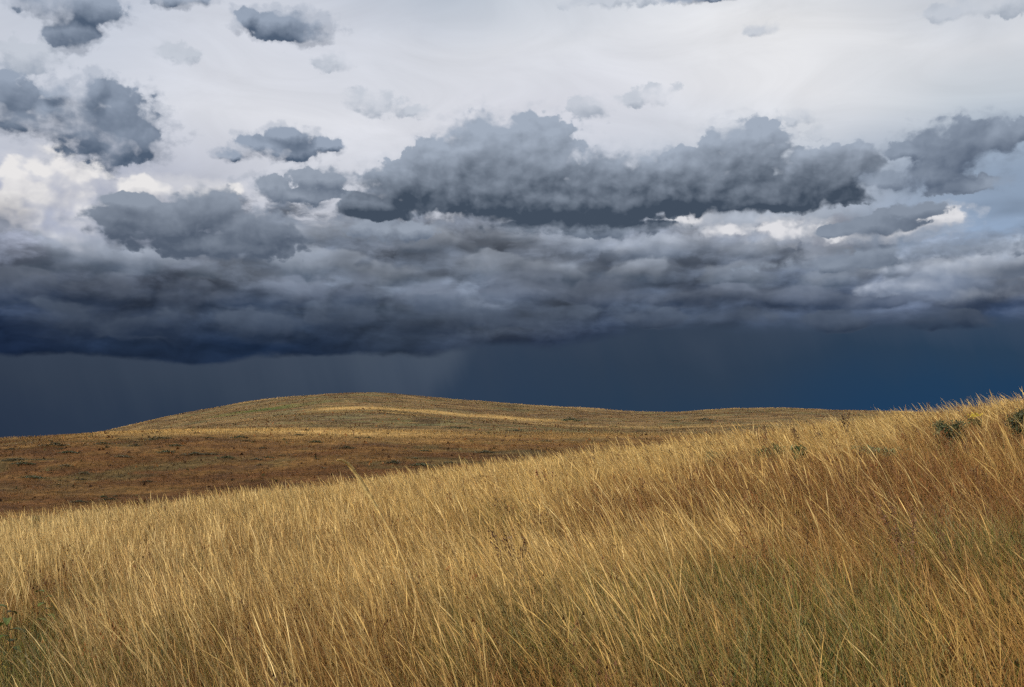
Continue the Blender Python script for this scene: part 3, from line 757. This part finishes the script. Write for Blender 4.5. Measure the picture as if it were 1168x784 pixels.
def tall_stem():
    Y = 6.2
    P = [(385, 525), (389, 523.5), (394, 525.5), (400, 532), (408, 543.5), (418, 559), (431, 581), (446, 608), (461, 640), (474, 676), (484, 715), (490, 752)]
    pts = [(ray(*p)[0] * (Y + .03 * i), Y + .03 * i, EYE + ray(*p)[1] * (Y + .03 * i)) for i, p in enumerate(P)]
    bx, by = pts[-1][0] + .02, pts[-1][1]; bz = float(height(bx, by)); pts.append((bx, by, min(bz - .02, pts[-1][2] - .05)))
    pts = np.array(pts)[::-1]; base = pts[0].copy(); q = pts - base
    t = np.linspace(0, 1, 60); s = np.concatenate([[0], np.cumsum(np.linalg.norm(np.diff(q, axis=0), axis=1))]); s /= s[-1]; q = np.stack([np.interp(t, s, q[:, i]) for i in range(3)], -1)
    for _ in range(4): q[1:-1] = (q[:-2] + 2 * q[1:-1] + q[2:]) / 4
    root = empty('tall_grass_stem', base, 'single tall pale grass stem arching left above the near slope against the brown hill', 'grass stem')
    m = leaf_material('pale_straw', 0.45, 0.5, 0.3, fixed=(0.85, 0.65, 0.30), vary=0.15)
    V, F = tube(q, np.interp(t, [0, .7, 1], [.0065, .0065, .0030])); mesh_obj('stem', V, F, m, parent=root)
    rs = np.random.RandomState(4); n = 260; tt = rs.uniform(.66, 1, n) ; k = np.clip((tt * 59).astype(int), 0, 58)
    c = q[k] + (q[k + 1] - q[k]) * rs.uniform(0, 1, n)[:, None] + rs.normal(0, 1, (n, 3)) * (.0045 * np.interp(tt, [.66, .82, 1], [.4, 1, .35]))[:, None]
    d = (q[k + 1] - q[k]); d /= np.linalg.norm(d, axis=1)[:, None]
    V, F = leaves(c, .034, .006, .2, out=d * 6, rs=rs)
    hd = q[40:]; ht = np.linspace(0, 1, len(hd)); core = tube(hd, np.interp(ht, [0, .3, .7, 1], [.007, .014, .014, .006]) * rs.uniform(.85, 1.15, len(hd)), 6)
    V, F = merge([(V, F), core])
    mesh_obj('seed_head', V, F, leaf_material('pale_seed', 0.45, 0.6, 0.2, vary=0.15), np.array([.88, .68, .31]) * rs.uniform(.85, 1.1, len(V))[:, None], parent=root)
    # two dry leaves low on the stem
    for a, sg in ((14, 1), (22, -1)):
        p = q[a]; t2 = np.linspace(0, 1, 8)[:, None]
        c = p + np.array([sg * .16, .03, .22]) * t2 + np.array([sg * .1, 0, -.16]) * t2 ** 2.4
        wv = np.interp(t2[:, 0], [0, .3, 1], [.003, .005, .0006])[:, None] * np.array([.3, 1, .2])
        V = np.stack([c - wv, c + wv], 1).reshape(-1, 3); i = np.arange(7) * 2
        mesh_obj('leaf', V, np.stack([i, i + 1, i + 3, i + 2], -1), m, parent=root)

def leafy_weed(px, py, label, h=0.42, n=9, tints=((.10, .17, .035),), seed=3, L=.16, W=.055, cat='leafy plant', yellow=0):
    x, y, z = at_grass(px, py, h * .6, 3.5); rs = np.random.RandomState(seed)
    root = empty('leafy_weed', (x, y, z - .02), label, cat)
    CLEAR.append((x, y - .1, .30))
    t = np.linspace(0, 1, 8); p = np.stack([-.06 * t ** 2, .02 * t, h * t], -1)
    V, F = tube(p, np.linspace(.006, .002, 8)); mesh_obj('stem', V, F, stemmat(), parent=root)
    for k in range(n):
        f = .25 + .75 * k / (n - 1); b = np.array([np.interp(f, t, p[:, i]) for i in range(3)])
        a = k * 2.4 + rs.uniform(-.4, .4); l = L * rs.uniform(.7, 1.15) * (1.1 - .5 * f)
        u = np.linspace(0, 1, 7); r = l * u; zz = l * (.55 * u - .75 * u * u * rs.uniform(.6, 1.3))
        c = b + np.stack([np.cos(a) * r, np.sin(a) * r, zz], -1)
        sd = np.array([-math.sin(a), math.cos(a), 0]); w = (W * .5 * np.sin(np.clip(u * .93 + .05, 0, 1) * math.pi) ** .8)[:, None]
        V = np.stack([c - sd * w + [0, 0, .006], c, c + sd * w + [0, 0, .006]], 1).reshape(-1, 3)
        i = (np.arange(6) * 3)[:, None] + np.array([0, 1])[None, :]; i = i.reshape(-1)
        tn = np.array(tints[rs.randint(len(tints))]) if k >= yellow else np.array([.5, .36, .04])
        mesh_obj('leaf', V, np.stack([i, i + 1, i + 4, i + 3], -1), leafmat(), np.tile(tn * rs.uniform(.8, 1.2), (len(V), 1)), parent=root)

HILL_SHRUBS = [(13, 513), (43, 525), (79, 517), (62, 509), (96, 541), (36, 546), (154, 509), (185, 501), (173, 502), (239, 500), (140, 522), (190, 517), (224, 519),
    (240, 519), (259, 523), (293, 525), (322, 520), (274, 500), (168, 550), (74, 532), (27, 530), (10, 526), (19, 525), (485, 515), (555, 517), (624, 504), (518, 489),
    (531, 489), (579, 492), (651, 481), (590, 493), (730, 493), (480, 532), (448, 529), (844, 488), (360, 505), (395, 512), (340, 497), (420, 500), (300, 512), (700, 487), (770, 481), (805, 480)]
def hill_shrubs():
    rs = np.random.RandomState(77); protos = []
    for k in range(3):
        n = 260; c = rs.normal(0, 1, (n, 3)) * np.array([.34, .24, .10]); c = c + rs.normal(0, 1, (1, 3)) * .02
        c[:, 0] += rs.choice([-.35, 0, .4], n); c[:, 2] = np.abs(c[:, 2]) + .06 + .12 * np.exp(-(c[:, 0] / .4) ** 2)
        V, F = leaves(c, .14, .09, .5, rs=rs)
        tn = np.array([(.060, .058, .032), (.10, .085, .045), (.060, .072, .035)][k]) * rs.uniform(.7, 1.3, n)[:, None]
        me = mesh_obj('low_shrub', V, F, leafmat(), np.repeat(tn, 4, 0)); protos.append(me)
    used = [False] * 3
    pos = [ground_hit(px, py, 50) for px, py in HILL_SHRUBS]
    for _ in range(150):
        g_ = ground_hit(rs.uniform(0, 900), rs.uniform(488, 575), 50)
        if g_ and len(pos) < 85 and g_[1] < 112 and fbm(g_[0], g_[1], .05, 2, 7) > .42: pos.append(g_)
    for i, p in enumerate([q for q in pos if q]):
        k = i % 3
        if used[k]: o = link(protos[k].copy())
        else: o = protos[k]; used[k] = True
        o.location = (p[0], p[1], float(height(p[0], p[1])) - .03); o.rotation_euler = (0, 0, rs.uniform(-.5, .5) + (math.pi if rs.uniform() < .5 else 0))
        s = rs.uniform(.35, .95) * (1.1 if i < 43 else .7) * (1 + .6 * (p[1] > 130)); o.scale = (s * rs.uniform(.9, 1.7), s, s * rs.uniform(.7, 1.1))
        tag(o, 'small dark low shrub dotted on the brown hillside beyond the near slope', 'shrub', 'low dark shrubs on the far hillsides')

def build_things():
    tall_stem()
    G1 = [(.085, .095, .04), (.13, .135, .065), (.05, .058, .026)]
    shrub('round_shrub', 1083, 491, .46, .36, 'round dark green shrub in dry grass near the brow, well left of the right edge', 'shrub', G1, seed=2, dens=1300, leaf=(.045, .022))
    shrub('round_shrub', 1165, 483, .40, .38, 'largest dark green shrub, cut by the right edge of the photo', 'shrub', [(.05, .058, .025), (.08, .085, .036)], seed=5, dens=1500, leaf=(.045, .022))
    r = shrub('flowering_herb', 1111, 483, .26, .24, 'small herb with yellow flower between the two dark shrubs on the brow', 'plant', [(.10, .11, .04), (.07, .08, .03)], seed=6, dens=260, off=.44)
    V, F = leaves(np.random.RandomState(3).normal(0, 1, (60, 3)) * [.06, .03, .02] + [-.03, -.1, .60], .035, .03); mesh_obj('flower', V, F, leafmat(), np.tile([.62, .48, .05], (len(V), 1)), parent=r)
    shrub('green_weed', 879, 517, .46, .26, 'bushy green weed in the straw just below the brow, wider of two', 'plant', [(.10, .13, .05), (.07, .10, .035)], seed=8, dens=500, leaf=(.06, .02), off=.42)
    shrub('green_weed', 912, 517, .22, .24, 'narrow dark green weed right of a bushier one, below the brown seed heads', 'plant', [(.06, .09, .03)], seed=9, dens=300, leaf=(.06, .022), off=.42)
    shrub('green_weed', 1000, 513, .60, .16, 'low spread of pale green weed in dry grass below the brow', 'plant', [(.16, .17, .08), (.11, .13, .05)], seed=10, dens=300, leaf=(.06, .018), off=.38)
    shrub('green_weed', 819, 521, .40, .22, 'thin pale green weed leftmost of those below the brow', 'plant', [(.15, .16, .08), (.10, .12, .05)], seed=14, off=.40, dens=240, leaf=(.05, .018))
    shrub('sage_plant', 41, 598, .30, .46, 'upright grey green teardrop plant in the straw at far left', 'plant', [(.20, .21, .12), (.12, .14, .06)], seed=11, dens=800, leaf=(.035, .015))
    dk = (.10, .05, .025)
    stalk('seed_stalk', 1060, 466, .98, 'dark dry seed spike rising from the brow against the blue storm', -.02, 1, 21, (.05, .03, .03), 1.3)
    stalk('seed_stalk', 877, 505, .85, 'brown dry stalk with tip above two green weeds on the brow', -.10, 1, 22, dk, 1.3)
    stalk('curly_seed_stalk', 868, 508, .74, 'rusty bunched seed stalk left of a taller thin brown stalk', .06, 2, 23, (.20, .09, .04), 1.2, spread=.03)
    stalk('thistle_plant', 921, 506, .72, 'dead brown plant with two round seed clusters side by side', 0, 2, 24, (.17, .10, .045), 1.2, spread=.12)
    stalk('seed_stalk', 940, 500, .82, 'thin leaning brown stalk right of the round seed clusters', -.3, 1, 25, (.20, .11, .05), .9)
    stalk('seed_stalk', 963, 499, .92, 'tall curved dark stalk in the straw under the far ridge', .12, 1, 26, dk, 1.1)
    stalk('seed_stalk', 967, 497, .84, 'short thick dark seed head right of a taller curved stalk', -.08, 1, 27, (.06, .03, .02), 1.5)
    stalk('dock_plant', 624, 556, .72, 'rusty red dock plant standing in the middle of the golden slope', -.05, 3, 28, (.20, .07, .035), 1.2, spread=.03)
    stalk('seed_stalk', 679, 527, .78, 'dark thin seed stalk near the brow, left of a bunched rusty one', -.05, 1, 29, dk, 1.1)
    stalk('curly_seed_stalk', 699, 531, .72, 'bunched rusty brown seed stalk just right of a thin dark one', .05, 2, 30, (.17, .08, .04), 1.1, spread=.03)
    stalk('dock_plant', 590, 655, .74, 'dark brown dock plant low in the grass beside a bright leaning tuft', -.1, 3, 31, (.10, .05, .03), 1.0, spread=.03, off=.4)
    stalk('dock_plant', 1040, 625, .74, 'reddish brown curled dock plant in the right of the grass', -.15, 3, 32, (.19, .10, .05), .8, spread=.03, off=.4)
    leafy_weed(14, 733, 'broad leaved green weed at the lower left corner with a yellow leaf', .62, 13, ((.10, .13, .03), (.07, .09, .025)), 3, .17, .055, yellow=2)
    leafy_weed(56, 705, 'small upright green weed right of the lower left corner weed', .55, 10, ((.11, .13, .03),), 4, .14, .05)
    hill_shrubs()
EYE_LOC = (0.0, 0.0, 1.65)
def build_light_camera():
    sc = bpy.context.scene
    cd = bpy.data.cameras.new('camera'); cam = link(bpy.data.objects.new('camera', cd))
    cd.sensor_width = 36; cd.lens = 36 * F_PX / 1168; cd.clip_start = 0.1; cd.clip_end = 20000
    cam.location = EYE_LOC; cam.rotation_euler = (math.pi / 2 + PITCH, 0, 0); sc.camera = cam
    ld = bpy.data.lights.new('sun', 'SUN'); ld.energy = 5.0; ld.angle = math.radians(0.5); ld.color = (1.0, 0.925, 0.79)
    sun = link(bpy.data.objects.new('sun', ld))
    a, e = math.radians(SUN_AZ), math.radians(SUN_EL)
    from mathutils import Vector
    d = Vector((math.sin(a) * math.cos(e), math.cos(a) * math.cos(e), math.sin(e)))
    sun.rotation_euler = d.to_track_quat('Z', 'Y').to_euler(); sun.location = d * 40
    vs = sc.view_settings; vs.view_transform = 'Standard'; vs.look = 'None'; vs.exposure = 0.0; vs.gamma = 1.0; vs.use_curve_mapping = False
    c = sc.cycles
    c.max_bounces = 4; c.diffuse_bounces = 2; c.glossy_bounces = 1; c.transmission_bounces = 3; c.transparent_max_bounces = 4
    c.caustics_reflective = False; c.caustics_refractive = False
    c.use_adaptive_sampling = True; c.adaptive_threshold = 0.03; c.adaptive_min_samples = 4
    c.use_denoising = False

build_world(); build_sky()
build_ground(); build_things(); build_grass()
build_light_camera()
